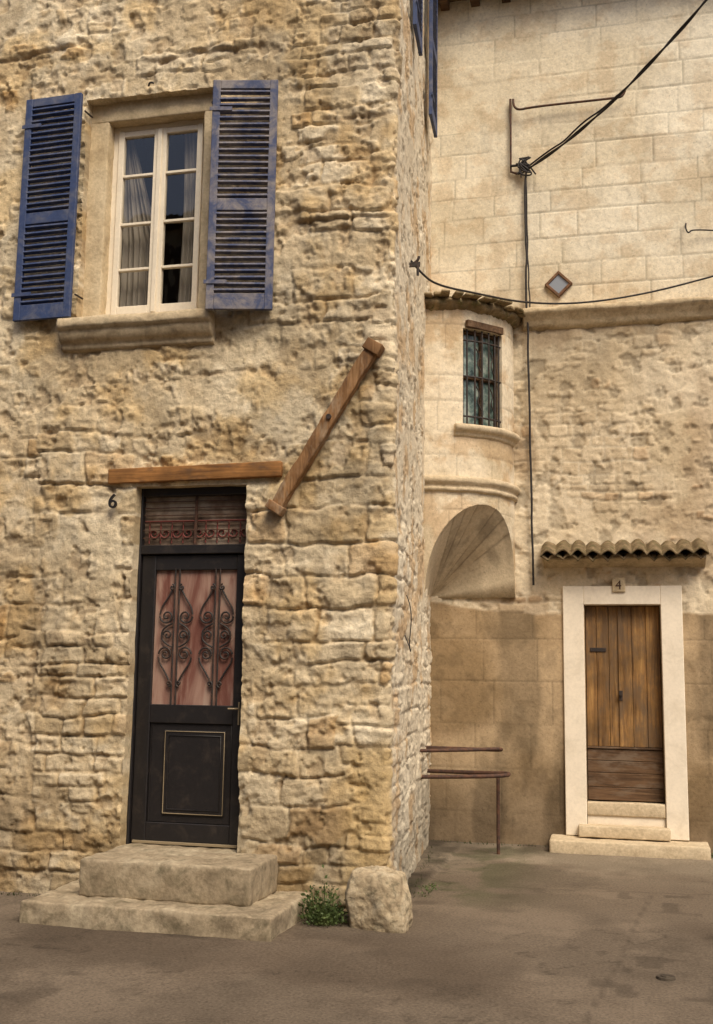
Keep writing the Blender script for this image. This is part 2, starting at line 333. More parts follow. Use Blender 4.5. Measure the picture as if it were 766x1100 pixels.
def sweepx(name,prof,x0,x1,y,mat,parent,res=.03,amp=.006,seed=0,col=None):
    xs_=coords([x0,x1],res);pp=[]
    for (a,b) in zip(prof[:-1],prof[1:]):
        L=math.hypot(b[0]-a[0],b[1]-a[1]);n=max(1,int(L/.018));
        for k in range(n): pp.append((a[0]+(b[0]-a[0])*k/n,a[1]+(b[1]-a[1])*k/n))
    pp.append(prof[-1]);pp=np.array(pp);X_,K_=np.meshgrid(xs_,np.arange(len(pp)),indexing='ij')
    o_=pp[K_,0];z_=pp[K_,1];n1=fbm(X_,z_*3,6,4,seed+200)-.5;n2=fbm(X_,z_,1.7,3,seed+210)-.5
    P_=np.stack([X_,y-o_-(n1*amp*2+n2*amp*2)*(o_>.001),z_+n1*amp*1.5+n2*amp],-1)
    c0=P_[0].copy();c1=P_[-1].copy();c0[:,1]=y+.02;c1[:,1]=y+.02;P_=np.concatenate([c0[None],P_,c1[None]])
    idx=np.arange(P_.shape[0]*P_.shape[1]).reshape(P_.shape[:2]);F=np.stack([idx[:-1,:-1],idx[:-1,1:],idx[1:,1:],idx[1:,:-1]],-1).reshape(-1,4)
    return npmesh(name,P_.reshape(-1,3),F,mat,parent)
sweepx('window_sill',[(-.02,4.505),(.12,4.50),(.135,4.46),(.13,4.42),(.10,4.41),(.095,4.37),(.075,4.33),(.035,4.30),(.03,4.26),(-.02,4.24)],-4.36,-3.05,Y1,M_darkst,house,.02,.010,5)
def shutter(name,w,h,M,mat,parent):
    bm=bmesh.new();t=.036;sw=.062
    mid=h*.45
    for b in ((0,sw,0,t,0,h),(w-sw,w,0,t,0,h),(sw,w-sw,.002,t-.002,h-.075,h-.001),(sw,w-sw,.002,t-.002,.001,.13),(sw,w-sw,.002,t-.002,mid-.05,mid+.05)): bm_box(bm,*b,bev=.004)
    for (za,zb) in ((.13,mid-.05),(mid+.05,h-.075)):
        n=int((zb-za)/.052)
        for i in range(n):
            zc=za+(i+.5)*(zb-za)/n
            R=Matrix.Translation((w/2,t/2+.002,zc+random.uniform(-.002,.002)))@Matrix.Rotation(math.radians(-14+random.uniform(-5,5)),4,'X')@Matrix.Rotation(math.radians(random.uniform(-.6,.6)),4,'Y')
            bm_box(bm,-w/2+sw-.004,w/2-sw+.004,-.019,.019,-.009,.009,bev=.002,M=R)
    for zh in (.22,h-.25): bm_box(bm,-.02,.16,-.008,-.001,zh-.016,zh+.016,bev=.001)
    bmesh.ops.transform(bm,matrix=M,verts=bm.verts)
    me=bpy.data.meshes.new(name);bm.to_mesh(me);bm.free();return link(name,me,mat,parent)
shutter('window_shutter_left',.52,1.95,Matrix.Translation((-4.79,Y1-.085,4.52))@Matrix.Rotation(math.radians(-1.5),4,'Z'),M_blue,house)
shutter('window_shutter_right',.52,1.91,Matrix.Translation((-3.06,Y1-.19,4.47))@Matrix.Rotation(math.radians(12),4,'Z'),M_bluew,house)
tube('shutter_hooks',[[(-4.24,Y1+.05,6.32),(-4.25,Y1-.06,6.32)],[(-4.24,Y1+.05,4.72),(-4.25,Y1-.06,4.72)],[(-3.10,Y1+.05,6.2),(-3.07,Y1-.17,6.2)],[(-3.10,Y1+.05,4.7),(-3.07,Y1-.17,4.7)],[(-3.7,Y1-.02,6.50),(-3.68,Y1-.06,6.52),(-3.64,Y1-.05,6.50)]],.008,M_iron,house)
def sideM(y,out,z,rot):
    bx=XC+(XI-XC)*(y-Y1)/(Y2-Y1)
    return Matrix.Translation((bx+out,y,z))@Matrix.Rotation(math.radians(rot),4,'Z')
shutter('side_shutter_near',.5,1.9,sideM(8.60,.07,7.35,94),M_blue,house)
shutter('side_shutter_far',.5,1.9,sideM(10.15,.09,7.35,93),M_blue,house)
rough('door_lintel',-3.89,-2.46,Y1-.04,Y1+.12,3.155,3.275,M_lint,house,.04,.010,.0035,8,Matrix.Translation((-3.17,0,3.2))@Matrix.Rotation(math.radians(-.8),4,'Y')@Matrix.Translation((3.17,0,-3.2)))
yd=Y1+.13
Ldoor=[(-3.70,-3.645,yd-.03,yd+.08,.38,3.14),(-2.76,-2.70,yd-.03,yd+.08,.38,3.14),(-3.645,-2.76,yd-.028,yd+.078,2.60,2.67),(-3.645,-2.76,yd-.028,yd+.078,3.06,3.14)]
a,b=-3.64,-2.765
Ldoor+=[(a,a+.115,yd,yd+.05,.42,2.595),(b-.085,b,yd,yd+.05,.42,2.595),(a+.115,b-.085,yd+.002,yd+.048,2.475,2.593),(a+.115,b-.085,yd+.002,yd+.048,1.30,1.44),(a+.115,b-.085,yd+.002,yd+.048,.422,.56)]
Ldoor+=[(a+.115,b-.085,yd+.020,yd+.04,.56,1.30),(-3.40,-2.90,yd+.006,yd+.022,.62,1.25)]
boxes('front_door',Ldoor,M_black,house,.005)
boxes('front_door_glass',[(a+.10,b-.08,yd+.030,yd+.036,1.43,2.49)],M_red,house,0)
boxes('transom_glass',[(-3.66,-2.75,yd+.03,yd+.036,2.66,3.08)],M_trans,house,0)
boxes('transom_bars',[(-3.645,-2.76,yd+.004,yd+.012,z-.0035,z+.0035) for z in (2.73,2.79,2.85,2.91,2.97,3.02)]+[(-3.215,-3.195,yd+.003,yd+.02,2.67,3.06)],M_rust,house,.001)
def spiral(cx_,cz,y,r0,turns,a0,sgn):
    o=[]
    for k in range(26):
        t=k/25;rr=r0*(1-.80*t);an=a0+sgn*turns*2*math.pi*t;o.append((cx_+rr*math.cos(an),y,cz+rr*math.sin(an)))
    return o
TR=[]
for i in range(9):
    xx_=-3.60+.095*i;TR.append(spiral(xx_+.04,2.77,yd+.022,.042,1.2,math.pi*(i%2),1 if i%2 else -1));TR.append([(xx_,yd+.022,2.69),(xx_,yd+.022,2.86)])
TR.append([(-3.64,yd+.022,2.865),(-2.77,yd+.022,2.865)])
tube('transom_reflected_railing',TR,.005,M_redrefl,house)  # reflection of a balcony railing in the transom glass, modelled as red scroll tubes
def rect(x0,x1,z0,z1,y): return [(x0,y,z0),(x1,y,z0),(x1,y,z1),(x0,y,z1),(x0,y,z0)]
tube('door_panel_trim',[rect(-3.39,-2.91,.63,1.24,yd+.004)],.004,M_gold,house,False)
tube('door_panel_moulding',[rect(-3.36,-2.94,.66,1.21,yd+.004),rect(-3.51,-2.86,.50,1.33,yd+.018)],.005,M_black,house,False)
boxes('door_threshold_bar',[(-3.62,-2.78,yd-.02,yd-.003,.405,.425)],M_gold,house,.002)
tube('door_handle',[[(-2.80,yd,1.42),(-2.80,yd-.045,1.42),(-2.87,yd-.05,1.42)],[(-2.80,yd-.003,1.30),(-2.80,yd-.003,1.47)]],.007,M_gold,house)
G=[];yg=yd+.008
for cxg in (-3.34,-3.005):
    G.append([(cxg-.018,yg,1.44),(cxg-.018,yg,2.49)]);G.append([(cxg+.018,yg,1.44),(cxg+.018,yg,2.49)])
    for sx in (-1,1):
        G.append([(cxg+sx*.018,yg,2.36),(cxg+sx*.07,yg,2.26),(cxg+sx*.13,yg,2.18),(cxg+sx*.135,yg,2.13)])
        G.append([(cxg+sx*.018,yg,1.58),(cxg+sx*.07,yg,1.68),(cxg+sx*.13,yg,1.76),(cxg+sx*.135,yg,1.80)])
        for cz,s2 in ((2.115,1),(1.825,-1)):
            G.append(spiral(cxg+sx*.078,cz,yg,.058,1.4,0 if sx>0 else math.pi,-sx*s2))
        G.append([(cxg+sx*.03,yg,2.06),(cxg+sx*.10,yg,2.03),(cxg+sx*.12,yg,1.97),(cxg+sx*.10,yg,1.91),(cxg+sx*.03,yg,1.88)])
        G.append(spiral(cxg+sx*.065,1.97,yg-.004,.038,1.2,0 if sx>0 else math.pi,sx))
        G.append(spiral(cxg+sx*.04,2.34,yg-.004,.025,1.1,math.pi/2,sx));G.append(spiral(cxg+sx*.04,1.60,yg-.004,.025,1.1,-math.pi/2,-sx))
tube('door_grille',G,.0072,M_iron,house)
cu=bpy.data.curves.new('house_number','FONT');cu.body='6';cu.size=.16;cu.extrude=.012;cu.materials.append(M_black)
o=bpy.data.objects.new('house_number',cu);COL.objects.link(o);o.rotation_euler=(math.pi/2,0,0);o.location=(-3.87,Y1-.050,2.95);o.parent=house
boxes('side_wall_hooks',[(-1.70,-1.60,8.75,8.77,5.18,5.22)],M_iron,house,.001)
tube('side_wall_wire',[[(XC+.01,8.2,2.3),(XC+.05,8.25,2.2),(XC+.01,8.3,1.9),(XC+.03,8.35,1.85),(XC-.04,8.4,2.0)]],.004,M_cable,house)

beam=empty('wooden_wall_brace')
p0=Vector((-1.735,0,4.13));p1=Vector((-2.475,0,2.93));L=(p0-p1).length;an=math.atan2(p0.x-p1.x,p0.z-p1.z)
Mb=Matrix.Translation((p1.x,Y1-.080,p1.z))@Matrix.Rotation(an,4,'Y')
rough('beam',-.048,.048,-.035,.06,.0,L,M_beam,beam,.025,.010,.011,8,Mb)
rough('beam_cap_top',-.068,.068,-.048,.06,L-.06,L+.03,M_beam,beam,.03,.008,.003,6,Mb,2)
rough('beam_cap_bottom',-.068,.068,-.043,.06,-.05,.02,M_beam,beam,.03,.008,.003,6,Mb,3)
tube('iron_bolt',[[(-2.07,Y1-.135,3.59),(-2.07,Y1,3.59)]],.02,M_iron,beam)

# ================================================================ BACK HOUSE
back=empty('stone_house')
xs=coords([XI-.02,-.34,.41,1.6,7],[.015,.015,.015,.05]);Zb=coords([-.05,.20,2.42,9.5],.015)
XX,ZZ=np.meshgrid(xs,Zb,indexing='ij')
hr,rr1,rr2,_=stones(XX,ZZ,.07,.15,.09,.30,37,.045,.05,.002,.018)
ha,ra1,ra2,_=stones(XX,ZZ,.22,.30,.34,.66,53,.008,.008,.002,.008)
hp,rp1,rp2,_=stones(XX,ZZ,.42,.47,.55,.60,67,.004,.004,.002,.008)
nz=fbm(XX,ZZ,1.5,4,301)-.5
zr=sst(-.02,.02,ZZ-(2.36+.14*nz+.06*sst(-1.6,-.7,-XX-2.3)));za=sst(-.03,.03,ZZ-5.52)
n1=fbm(XX,ZZ,2,5,303)-.5;n2=fbm(XX,ZZ,13,4,305,.6)-.5
f11=fbm(XX,ZZ,11,4,345)
Er=sst(.34,.66,fbm(XX,ZZ,1.3,4,309))*(1-.5*sst(4.3,4.9,ZZ));covr=sst(0,.3,.7*hr+1.4*(f11-.5)+.8*Er+.4*rr1-1.12)
dr=.026*n1+.020*n2+covr*(.003+.011*rr1)-.014*sst(.57,.67,fbm(XX,ZZ,8,4,311))
da=.010*n1+.007*n2+.007*ha*sst(.3,.5,fbm(XX,ZZ,.9,4,313))+.005*(ra1-.5)*ha
fail=sst(.56,.60,fbm(XX,ZZ,.9,4,315))
dp=.008*n1+.004*n2-.003*(1-hp)+.010*(1-fail*.6)-.004
disp=dp*(1-zr)+dr*zr*(1-za)+da*za
cr=lerp((.54,.43,.28),(.68,.57,.405),sst(.3,.7,fbm(XX,ZZ,1.7,5,321)))
sr=lerp((.47,.36,.225),(.66,.54,.37),rr2);sr=sr*(1-.34*sst(.93,.94,rr1)[...,None]*np.array([.3,.6,.85]))
cr=cr*(1-covr[...,None]*.7)+sr*covr[...,None]*.7;cr=cr*(1-.22*((1-hr)*Er)[...,None]);cr=cr*(1-.28*sst(.58,.68,fbm(XX,ZZ,8,4,311))[...,None])
cr=cr*(1-.22*sst(.50,.66,fbm(XX*1.3,ZZ*.8,1.6,5,337,.6))[...,None]*np.array([.8,1.,1.15]))
ca=lerp((.66,.57,.41),(.78,.70,.54),sst(.3,.7,fbm(XX,ZZ,1.2,5,323)));ca=ca*(1-.12*(ra2[...,None]-.4));ca=ca*(1-.32*(1-ha)[...,None]*sst(.3,.55,fbm(XX,ZZ,1.1,4,325))[...,None])
ca=ca*(1-.16*sst(.5,.66,fbm(XX,ZZ,5,5,335,.6))[...,None]*np.array([.6,.9,1.2]))
ca=ca*(1-.12*sst(.52,.66,fbm(XX*2,ZZ*.7,1.3,5,341,.6))[...,None])
tb=(1-sst(5.6,6.4,ZZ))[...,None];ca=ca*(1-tb*np.array([.06,.10,.15]))
cp=lerp((.24,.165,.088),(.41,.30,.18),sst(.3,.7,fbm(XX,ZZ,1.3,5,327)));cp=cp*(1-.25*(1-hp)[...,None])
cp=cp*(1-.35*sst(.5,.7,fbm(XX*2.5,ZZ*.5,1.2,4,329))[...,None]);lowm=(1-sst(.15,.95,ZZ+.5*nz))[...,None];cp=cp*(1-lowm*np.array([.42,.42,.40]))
cp=cp*(1-.18*sst(.55,.7,fbm(XX,ZZ,6,4,339))[...,None])
cp=cp*(1+.25*((1-fail)*sst(1.2,2.2,ZZ))[...,None])
c=cp*(1-zr[...,None])+(cr*(1-za[...,None])+ca*za[...,None])*zr[...,None]
st_=sst(.50,.70,fbm(XX*3,ZZ*.6,1,4,331))[...,None]*sst(4.2,5.4,ZZ)[...,None]*(1-sst(5.5,5.52,ZZ))[...,None];c=c*(1-.28*st_)
P=np.stack([XX,Y2-disp,ZZ],-1);IN=np.zeros_like(P);IN[...,1]=1
surf('walls',P,IN,c,M_back,back,[(ix(xs,-.34),ix(xs,.41),ix(Zb,.20),ix(Zb,2.42),.14)])
boxes('rear_and_end_wall',[(6.8,7,Y2+.05,15,0,9.5),(XI,7,14.8,15,0,9.5)],M_pale,back,0)
boxes('roof',[(XI+.0,7.2,Y2-.34,15,9.36,9.50)],M_tile,back,.02)
boxes('eave_rafters',[(XI+.1+.35*i,XI+.2+.35*i,Y2-.30,Y2,9.26,9.36) for i in range(24)],M_doorlow,back,.004)
sweepx('cornice',[(-.02,5.64),(.05,5.615),(.13,5.585),(.135,5.54),(.11,5.52),(.09,5.49),(.06,5.45),(.055,5.42),(.03,5.39),(-.02,5.37)],-.93,7,Y2,M_darkst,back,.015,.016,11)
U=[(-.555,-.345,Y2-.035,Y2+.05,.13,2.615),(.415,.625,Y2-.035,Y2+.05,.13,2.615),(-.345,.415,Y2-.034,Y2+.05,2.425,2.614)]
boxes('door_surround',U,M_white,back,.006)
rough('door_sill',-.345,.415,Y2-.02,Y2+.16,.33,.46,M_pale,back,.04,.012,.003)
rough('door_upper_step',-.43,.45,Y2-.15,Y2+.16,.13,.245,M_pale,back,.04,.015,.004)
rough('sill_riser',-.343,.413,Y2+.0,Y2+.15,.24,.34,M_white,back,.05,.006,.002)
rough('door_lower_step',-.70,.80,Y2-.36,Y2+.02,-.04,.125,M_pale,back,.05,.02,.008)
yw=Y2+.085;PL=[]
edges=[-.335,-.225,-.105,.008,.012,.125,.265,.405]
for a,b in zip(edges[:-1],edges[1:]):
    if b-a<.01: continue
    PL.append((a+.0015,b-.0015,yw+random.uniform(-.003,.003),yw+.04,1.0,2.415))
boxes('door_planks',PL,M_door,back,.004)
boxes('door_lower_boards',[(-.335,.405,yw-.006+random.uniform(-.003,.003),yw+.04,a+.002,b-.002) for a,b in zip((.47,.60,.74,.86),(.60,.74,.86,.975))]+[(-.335,.405,yw-.018,yw+.04,.978,.998)],M_doorlow,back,.004)
boxes('door_center_strip',[(-.010,.030,yw-.014,yw-.001,1.0,2.41)],M_door,back,.004)
boxes('door_lock_plate',[(-.010,.026,yw-.022,yw-.012,1.46,1.56)],M_iron,back,.002)
tube('door_knob',[[(.008,yw-.02,1.53),(.008,yw-.05,1.53)]],.02,M_iron,back)
boxes('door_name_plate',[(-.29,-.13,yw-.012,yw-.003,1.95,1.99)],M_iron,back,.002)
boxes('door_number_plate',[(-.055,.075,Y2-.055,Y2-.036,2.55,2.70)],M_darkst,back,.006)
cu=bpy.data.curves.new('door_number','FONT');cu.body='4';cu.size=.13;cu.extrude=.003;cu.materials.append(M_rust)
o=bpy.data.objects.new('door_number',cu);COL.objects.link(o);o.rotation_euler=(math.pi/2,0,0);o.location=(-.025,Y2-.058,2.58);o.parent=back
def canopy():
    x0,x1=-.76,.88;nt=11
    for lay,(zo,dep,ex) in enumerate(((0,.30,0),(-.050,.26,.045))):
        V=[];F=[];nxx=nt*16;rows=10
        for layer in range(2):
            base=len(V)
            for i in range(nxx+1):
                u=i/nxx;k=int(min(nt-1,u*nt));jit=.022*math.sin(k*12.9+lay)+.012*math.sin(k*5.1);zj=.009*math.sin(k*7.7)
                for j in range(rows+1):
                    v=j/rows;y=Y2+.02-v*(dep+jit)
                    z=3.05+zo-.13*v+zj+.050*abs(math.sin((u*nt+(.5 if lay else 0))*math.pi))-(.024 if layer else 0)+.014*mn.noise(Vector((u*24,v*4,lay)))
                    V.append((x0+(x1-x0)*u,y,z))
            for i in range(nxx):
                for j in range(rows):
                    q_=base+i*(rows+1)+j;f=(q_,q_+1,q_+rows+2,q_+rows+1);F.append(f if not layer else f[::-1])
        half=(nxx+1)*(rows+1)
        for i in range(nxx):
            q_=i*(rows+1)+rows;F.append((q_,q_+half,q_+half+rows+1,q_+rows+1))
        npmesh('canopy_tiles' if not lay else 'canopy_under_tiles',V,F,M_tile,back)
    sweepx('canopy_bed',[(-.02,3.00),(.20,2.90),(.20,2.875),(.14,2.865),(.09,2.84),(-.02,2.80)],-.74,.86,Y2,M_darkst,back,.03,.006,17)
canopy()
Md=Matrix.Translation((-.55,Y2-.03,5.87))@Matrix.Rotation(math.radians(45),4,'Y')
g=MT('glazed_blue_tile',.3,.5).fin((.25,.27,.30))
g2=stone_mat('brown_clay',(.10,.05,.03),(.17,.09,.05),(.25,.14,.08),8)
w=.105
boxes('diamond_vent_frame',[(-w,w,-.02,.06,w-.028,w),(-w,w,-.02,.06,-w,-w+.028),(-w,-w+.028,-.018,.06,-w+.028,w-.028),(w-.028,w,-.018,.06,-w+.028,w-.028)],g2,back,.003,Md)
boxes('diamond_vent_tile',[(-w+.02,w-.02,-.004,.05,-w+.02,w-.02)],g,back,.003,Md)

# ---- corner turret (quarter round on a trumpet squinch)
RX,RY=.90,.82;z0=2.50;zt=5.46
TH=np.radians(coords([-4,30,64,94],.85))
def ell(th,k=0): return XI+(RX+k)*np.sin(th),Y2-(RY+k)*np.cos(th)
def archz(t):
    tt=np.clip((t-.06)/.90,0,1);return z0+.90*np.sqrt(np.clip(1-(2*tt-1)**2,0,1))
tpar=np.degrees(TH)/90
zl=archz(tpar)
zhi=coords([3.5,4.20,5.22,zt],.018)
cols=[]
for i,z_ in enumerate(zl): cols.append(np.concatenate([np.linspace(z_,3.5,34)[:-1],zhi]))
ZT=np.array(cols);TT=np.repeat(TH[:,None],ZT.shape[1],1)
arcl=TT*.87
hb,rb1,rb2,_=stones(arcl,ZT,.24,.32,.3,.55,91,.006,.006,.002,.008)
dt=.016*(fbm(arcl,ZT,2,4,401)-.5)+.014*(fbm(arcl,ZT,12,4,403,.6)-.5)-.005*(1-hb)
ex,ey=ell(TT,dt)
P=np.stack([ex,ey,ZT],-1);nn=np.stack([-np.sin(TT),np.cos(TT),0*TT],-1)
c=lerp((.56,.46,.31),(.72,.62,.46),sst(.3,.7,fbm(arcl,ZT,2.2,5,405)));c=c*(1-.22*(1-hb)[...,None]);c=c*(1-.30*sst(.48,.66,fbm(arcl,ZT,3,5,407,.6))[...,None]*np.array([.6,.9,1.2]))
zi0=33+ix(zhi,4.20);zi1=33+ix(zhi,5.22)
d30=ix(TH,math.radians(30));d64=ix(TH,math.radians(64))
surf('turret_wall',P,nn,c,M_back,back,[(d30,d64,zi0,zi1,.16)])
ts=np.linspace(-.02,1.02,90);ks=np.linspace(0,1,50);TS,KS=np.meshgrid(ts,ks,indexing='ij')
rx_,ry_=ell(TS*math.pi/2);rz=archz(TS);ap=np.array([XI,Y2,z0])
rim=np.stack([rx_,ry_,rz],-1);P=ap+(rim-ap)*KS[...,None]
nv=11;ph=np.abs(((TS*nv+.10*(fbm(TS*8,KS*3,1,3,411)-.5))%1)-.5)*2
grv=sst(.90,.99,ph);P[...,2]+=.010*grv+.03*(fbm(TS*5,KS*4,1,4,413)-.5)*KS+.012*(fbm(TS*30,KS*20,1,3,417)-.5)*KS
c=lerp((.46,.36,.23),(.60,.50,.35),fbm(TS*4,KS*2,1,5,415))*(1-.35*grv[...,None])
c=c*(.90+.18*hsh(np.floor(TS*nv),np.floor(KS*3.2),5)[...,None])*(1-.3*sst(.5,.7,fbm(TS*6,KS*5,1,4,419))[...,None])
surf('turret_squinch',P,np.zeros_like(P),c,M_back,back)
def sweepth(name,prof,a0,a1,mat,amp=.004,seed=0,z_wob=0,hf=0):
    th=np.radians(np.linspace(a0,a1,int((a1-a0)*1.5)));pp=[]
    for (a,b) in zip(prof[:-1],prof[1:]):
        n=max(1,int(math.hypot(b[0]-a[0],b[1]-a[1])/.015))
        for k in range(n): pp.append((a[0]+(b[0]-a[0])*k/n,a[1]+(b[1]-a[1])*k/n))
    pp.append(prof[-1]);pp=np.array(pp);T_,K_=np.meshgrid(th,np.arange(len(pp)),indexing='ij')
    k_=pp[K_,0]+amp*2*(fbm(T_*5,K_*.3,1.5,4,seed)-.5)+hf*(fbm(T_*22,K_*.15,1,3,seed+9)-.5);z_=pp[K_,1]+amp*2*(fbm(T_*6,K_*.2,1,4,seed+3)-.5)+z_wob*(fbm(T_*4,K_*0,1,3,seed+5)-.5)+hf*.6*(fbm(T_*26,K_*.1,1,3,seed+19)-.5)
    x_,y_=ell(T_,k_);P_=np.stack([x_,y_,z_],-1)
    x0_,y0_=ell(T_,-.03);c0=np.stack([x0_,y0_,z_],-1)[0];c1=np.stack([x0_,y0_,z_],-1)[-1];P_=np.concatenate([c0[None],P_,c1[None]])
    idx=np.arange(P_.shape[0]*P_.shape[1]).reshape(P_.shape[:2]);F=np.stack([idx[:-1,:-1],idx[:-1,1:],idx[1:,1:],idx[1:,:-1]],-1).reshape(-1,4)
    npmesh(name,P_.reshape(-1,3),F[:,::-1],mat,back)
sweepth('turret_string_course',[(-.02,3.68),(.05,3.66),(.06,3.63),(.05,3.60),(.025,3.585),(.02,3.56),(.035,3.55),(.03,3.52),(-.02,3.50)],-4,94,M_pale,.006,431)
sweepth('turret_window_sill',[(-.03,4.205),(.07,4.20),(.08,4.17),(.065,4.14),(.03,4.12),(.02,4.09),(-.02,4.07)],24,84,M_pale,.004,441)
sweepth('turret_eave',[(-.5,5.62),(-.2,5.60),(.07,5.51),(.09,5.47),(.07,5.44),(.03,5.42),(-.02,5.40)],-4,96,M_moss,.020,451,.06,.05)
bmx=bmesh.new()
for i in range(17):
    t=math.radians(1+i*5.7+random.uniform(-1,1));x_,y_=ell(t,.04)
    R=Matrix.Translation((x_,y_,5.515+random.uniform(-.018,.014)))@Matrix.Rotation(t+random.uniform(-.08,.08),4,'Z')@Matrix.Rotation(random.uniform(-.10,.06),4,'X')@Matrix.Rotation(random.uniform(-.08,.08),4,'Y')
    bm_box(bmx,-.045,.045,-.10-random.uniform(0,.06),.25,-.012,.012+random.uniform(0,.012),bev=.008,M=R)
me=bpy.data.meshes.new('turret_roof_slabs');bmx.to_mesh(me);bmx.free();link('turret_roof_slabs',me,M_moss,back)
n=24;V=[(XI,Y2,5.72)]
for k in range(n+1):
    x_,y_=ell(math.radians(k*96/n),.05);V.append((x_,y_,5.53))
me=bpy.data.meshes.new('turret_roof');me.from_pydata(V,[],[(0,i,i+1) for i in range(1,n+1)]);link('turret_roof',me,M_moss,back)
def ep(thd,k,z): x_,y_=ell(math.radians(thd),k);return (float(x_),float(y_),z)
V=[];F=[]
for i in range(19):
    th=30-1+(36)*i/18
    V.append(ep(th,-.09,4.18));V.append(ep(th,-.09,5.24))
for i in range(18): F.append((2*i,2*i+2,2*i+3,2*i+1))
npmesh('turret_glass',V,F,M_green,back)
bars=[[ep(30+34*i/18,-.02,z) for i in range(19)] for z in (4.30,4.72,5.10)]
bars+=[[ep(th,-.02,4.2),ep(th,-.02,5.22)] for th in (33.5,39.5,45.5,51.5,57.5,62)]
tube('turret_window_bars',bars,.010,M_iron,back,False)
fr=[[ep(th,-.075,4.2),ep(th,-.075,5.22)] for th in (31,47,63)]+[[ep(31+32*i/18,-.075,z) for i in range(19)] for z in (4.22,4.72,5.20)]
tube('turret_window_frame',fr,.02,M_doorlow,back,False)
sw=[]
for th in (42.5,54.5):
    for zc in (4.5,4.9): sw.append([ep(th-2.5,-.02,zc+.13),ep(th+2,-.02,zc+.06),ep(th-2,-.02,zc-.04),ep(th+2.5,-.02,zc-.12)])
tube('turret_window_scrolls',sw,.007,M_iron,back)
boxes('turret_window_lintel',[(-.24,.24,-.02,.03,5.225,5.30,Matrix.Translation(ep(47,.0,0))@Matrix.Rotation(math.radians(47),4,'Z'))],M_doorlow,back,.005)

# ================================================================ steps, guard stone
steps=empty('stone_doorstep')
rough('lower_step',-3.97,-2.18,6.84,7.72,-.05,.15,M_step,steps,.025,.016,.014,8)
rough('upper_step',-3.68,-2.42,7.10,7.86,.145,.395,M_step,steps,.025,.018,.011,8,seed=4)
bm=bmesh.new();bmesh.ops.create_icosphere(bm,subdivisions=6,radius=1)
for v in bm.verts:
    p=v.co.copy();m_=max(abs(p.x),abs(p.y),abs(p.z));q=p.lerp(p/m_*.80,.5)
    n=mn.fractal(p*1.1+Vector((3,1,2)),1,2,3)*.15+mn.fractal(p*5,1,2,4)*.038
    q=q*(1+n);v.co=Vector((q.x*.235*(1-.10*q.z),q.y*.20,q.z*.26+.16))
me=bpy.data.meshes.new('guard_stone');bm.to_mesh(me);bm.free()
o=link('guard_stone',me,stone_mat('guard_stone_rock',(.24,.18,.11),(.42,.33,.21),(.56,.47,.33),9,(.10,.09,.055),.8,.015),None,True);o.location=(-1.62,7.48,0)

rail=empty('metal_railing')
tube('lower_rail',[[(-1.87,10.2,.745),(-1.5,10.3,.75),(-1.2,10.42,.755),(-1.07,10.5,.76),(-1.045,10.62,.76),(-1.08,10.74,.76),(-1.3,10.78,.75),(-1.92,10.86,.745)]],.020,M_rust,rail)
tube('upper_rail',[[(-1.87,10.2,.985),(-1.5,10.36,.99),(-1.18,10.52,1.0),(-1.12,10.57,1.0),(-1.12,10.62,.985),(-1.3,10.64,.985),(-1.90,10.75,.98)]],.018,M_rust,rail)
tube('post',[[(-1.17,10.76,-.02),(-1.17,10.76,.76)]],.017,M_rust,rail)

# ================================================================ cables
cab=empty('overhead_cable');yb=Y2-.06
J=(-.87,yb,7.20)
def wob(pts,a,seed):
    out=[]
    for i,p in enumerate(pts):
        v=mn.noise_vector(Vector((i*.9+seed,seed*2.1,0)))*a;out.append((p[0]+v.x,p[1]+v.y*.5,p[2]+v.z))
    return out
def seg(a,b,n): return [tuple(a[k]+(b[k]-a[k])*i/n for k in range(3)) for i in range(n+1)]
main=[]
for i in range(25):
    t=i/24;main.append((J[0]+3.3*t,J[1]-2.5*t,J[2]+1.93*t-.42*math.sin(math.pi*t)*(1-t)))
tw=lambda ph,a:[(p[0]+a*math.cos(i*1.3+ph),p[1],p[2]+a*math.sin(i*1.3+ph)) for i,p in enumerate(main)]
tube('service_line',[wob(tw(0,.012),.008,1),wob(tw(3.1,.012),.008,2),wob([(p[0],p[1],p[2]+.03) for p in main[:8]],.04,3)],.010,M_cable,cab)
tube('drop_cable',[wob([(-.87,yb,7.25)]+seg((-.90,yb,7.05),(-.85,Y2-.05,2.62),26),.016,5)],.012,M_cable,cab)
tube('drop_cable_twin',[wob(seg((-.885,yb,7.1),(-.86,Y2-.05,5.6),12),.016,8)],.008,M_cable,cab)
loops=[]
for k in range(7): loops.append([(J[0]+random.uniform(-.13,.12),yb-random.uniform(0,.04),J[2]+random.uniform(-.10,.14)) for _ in range(5)])
tube('cable_tangle',loops,.009,M_cable,cab)
tube('wall_bracket',[[(-1.05,yb+.02,8.06),(-1.05,yb+.02,7.20),(-.98,yb+.02,7.17)],],.013,M_rust,cab,False)
tube('wall_bracket_arm',[[(-1.02,yb+.03,8.06),(-1.02,yb-.02,7.89),(-.8,yb-.02,7.92),(.10,yb-.02,7.915),(.17,yb-.02,7.93),(.19,yb-.02,7.99)]],.013,M_rust,cab)
tube('bracket_tie',[[(-1.05,yb,7.26),(-.95,yb,7.25),(-.87,yb,7.28)]],.014,M_cable,cab)
c2=empty('overhead_cable')
tube('street_line',[wob([(-1.68,8.76,5.24),(-1.60,8.85,5.14),(-1.485,9.0,5.085),(-1.2,9.5,5.17),(-.855,10.2,5.30),(-.343,10.8,5.46),(.3,11.05,5.60),(1.03,11.2,5.80),(2.0,11.28,6.06)],.004,11)],.010,M_cable,c2)
tube('wall_anchor',[[(-1.74,8.76,5.20),(-1.62,8.76,5.20),(-1.61,8.76,5.27)],[(-1.62,8.76,5.2),(-1.62,8.76,5.10)]],.012,M_iron,c2)
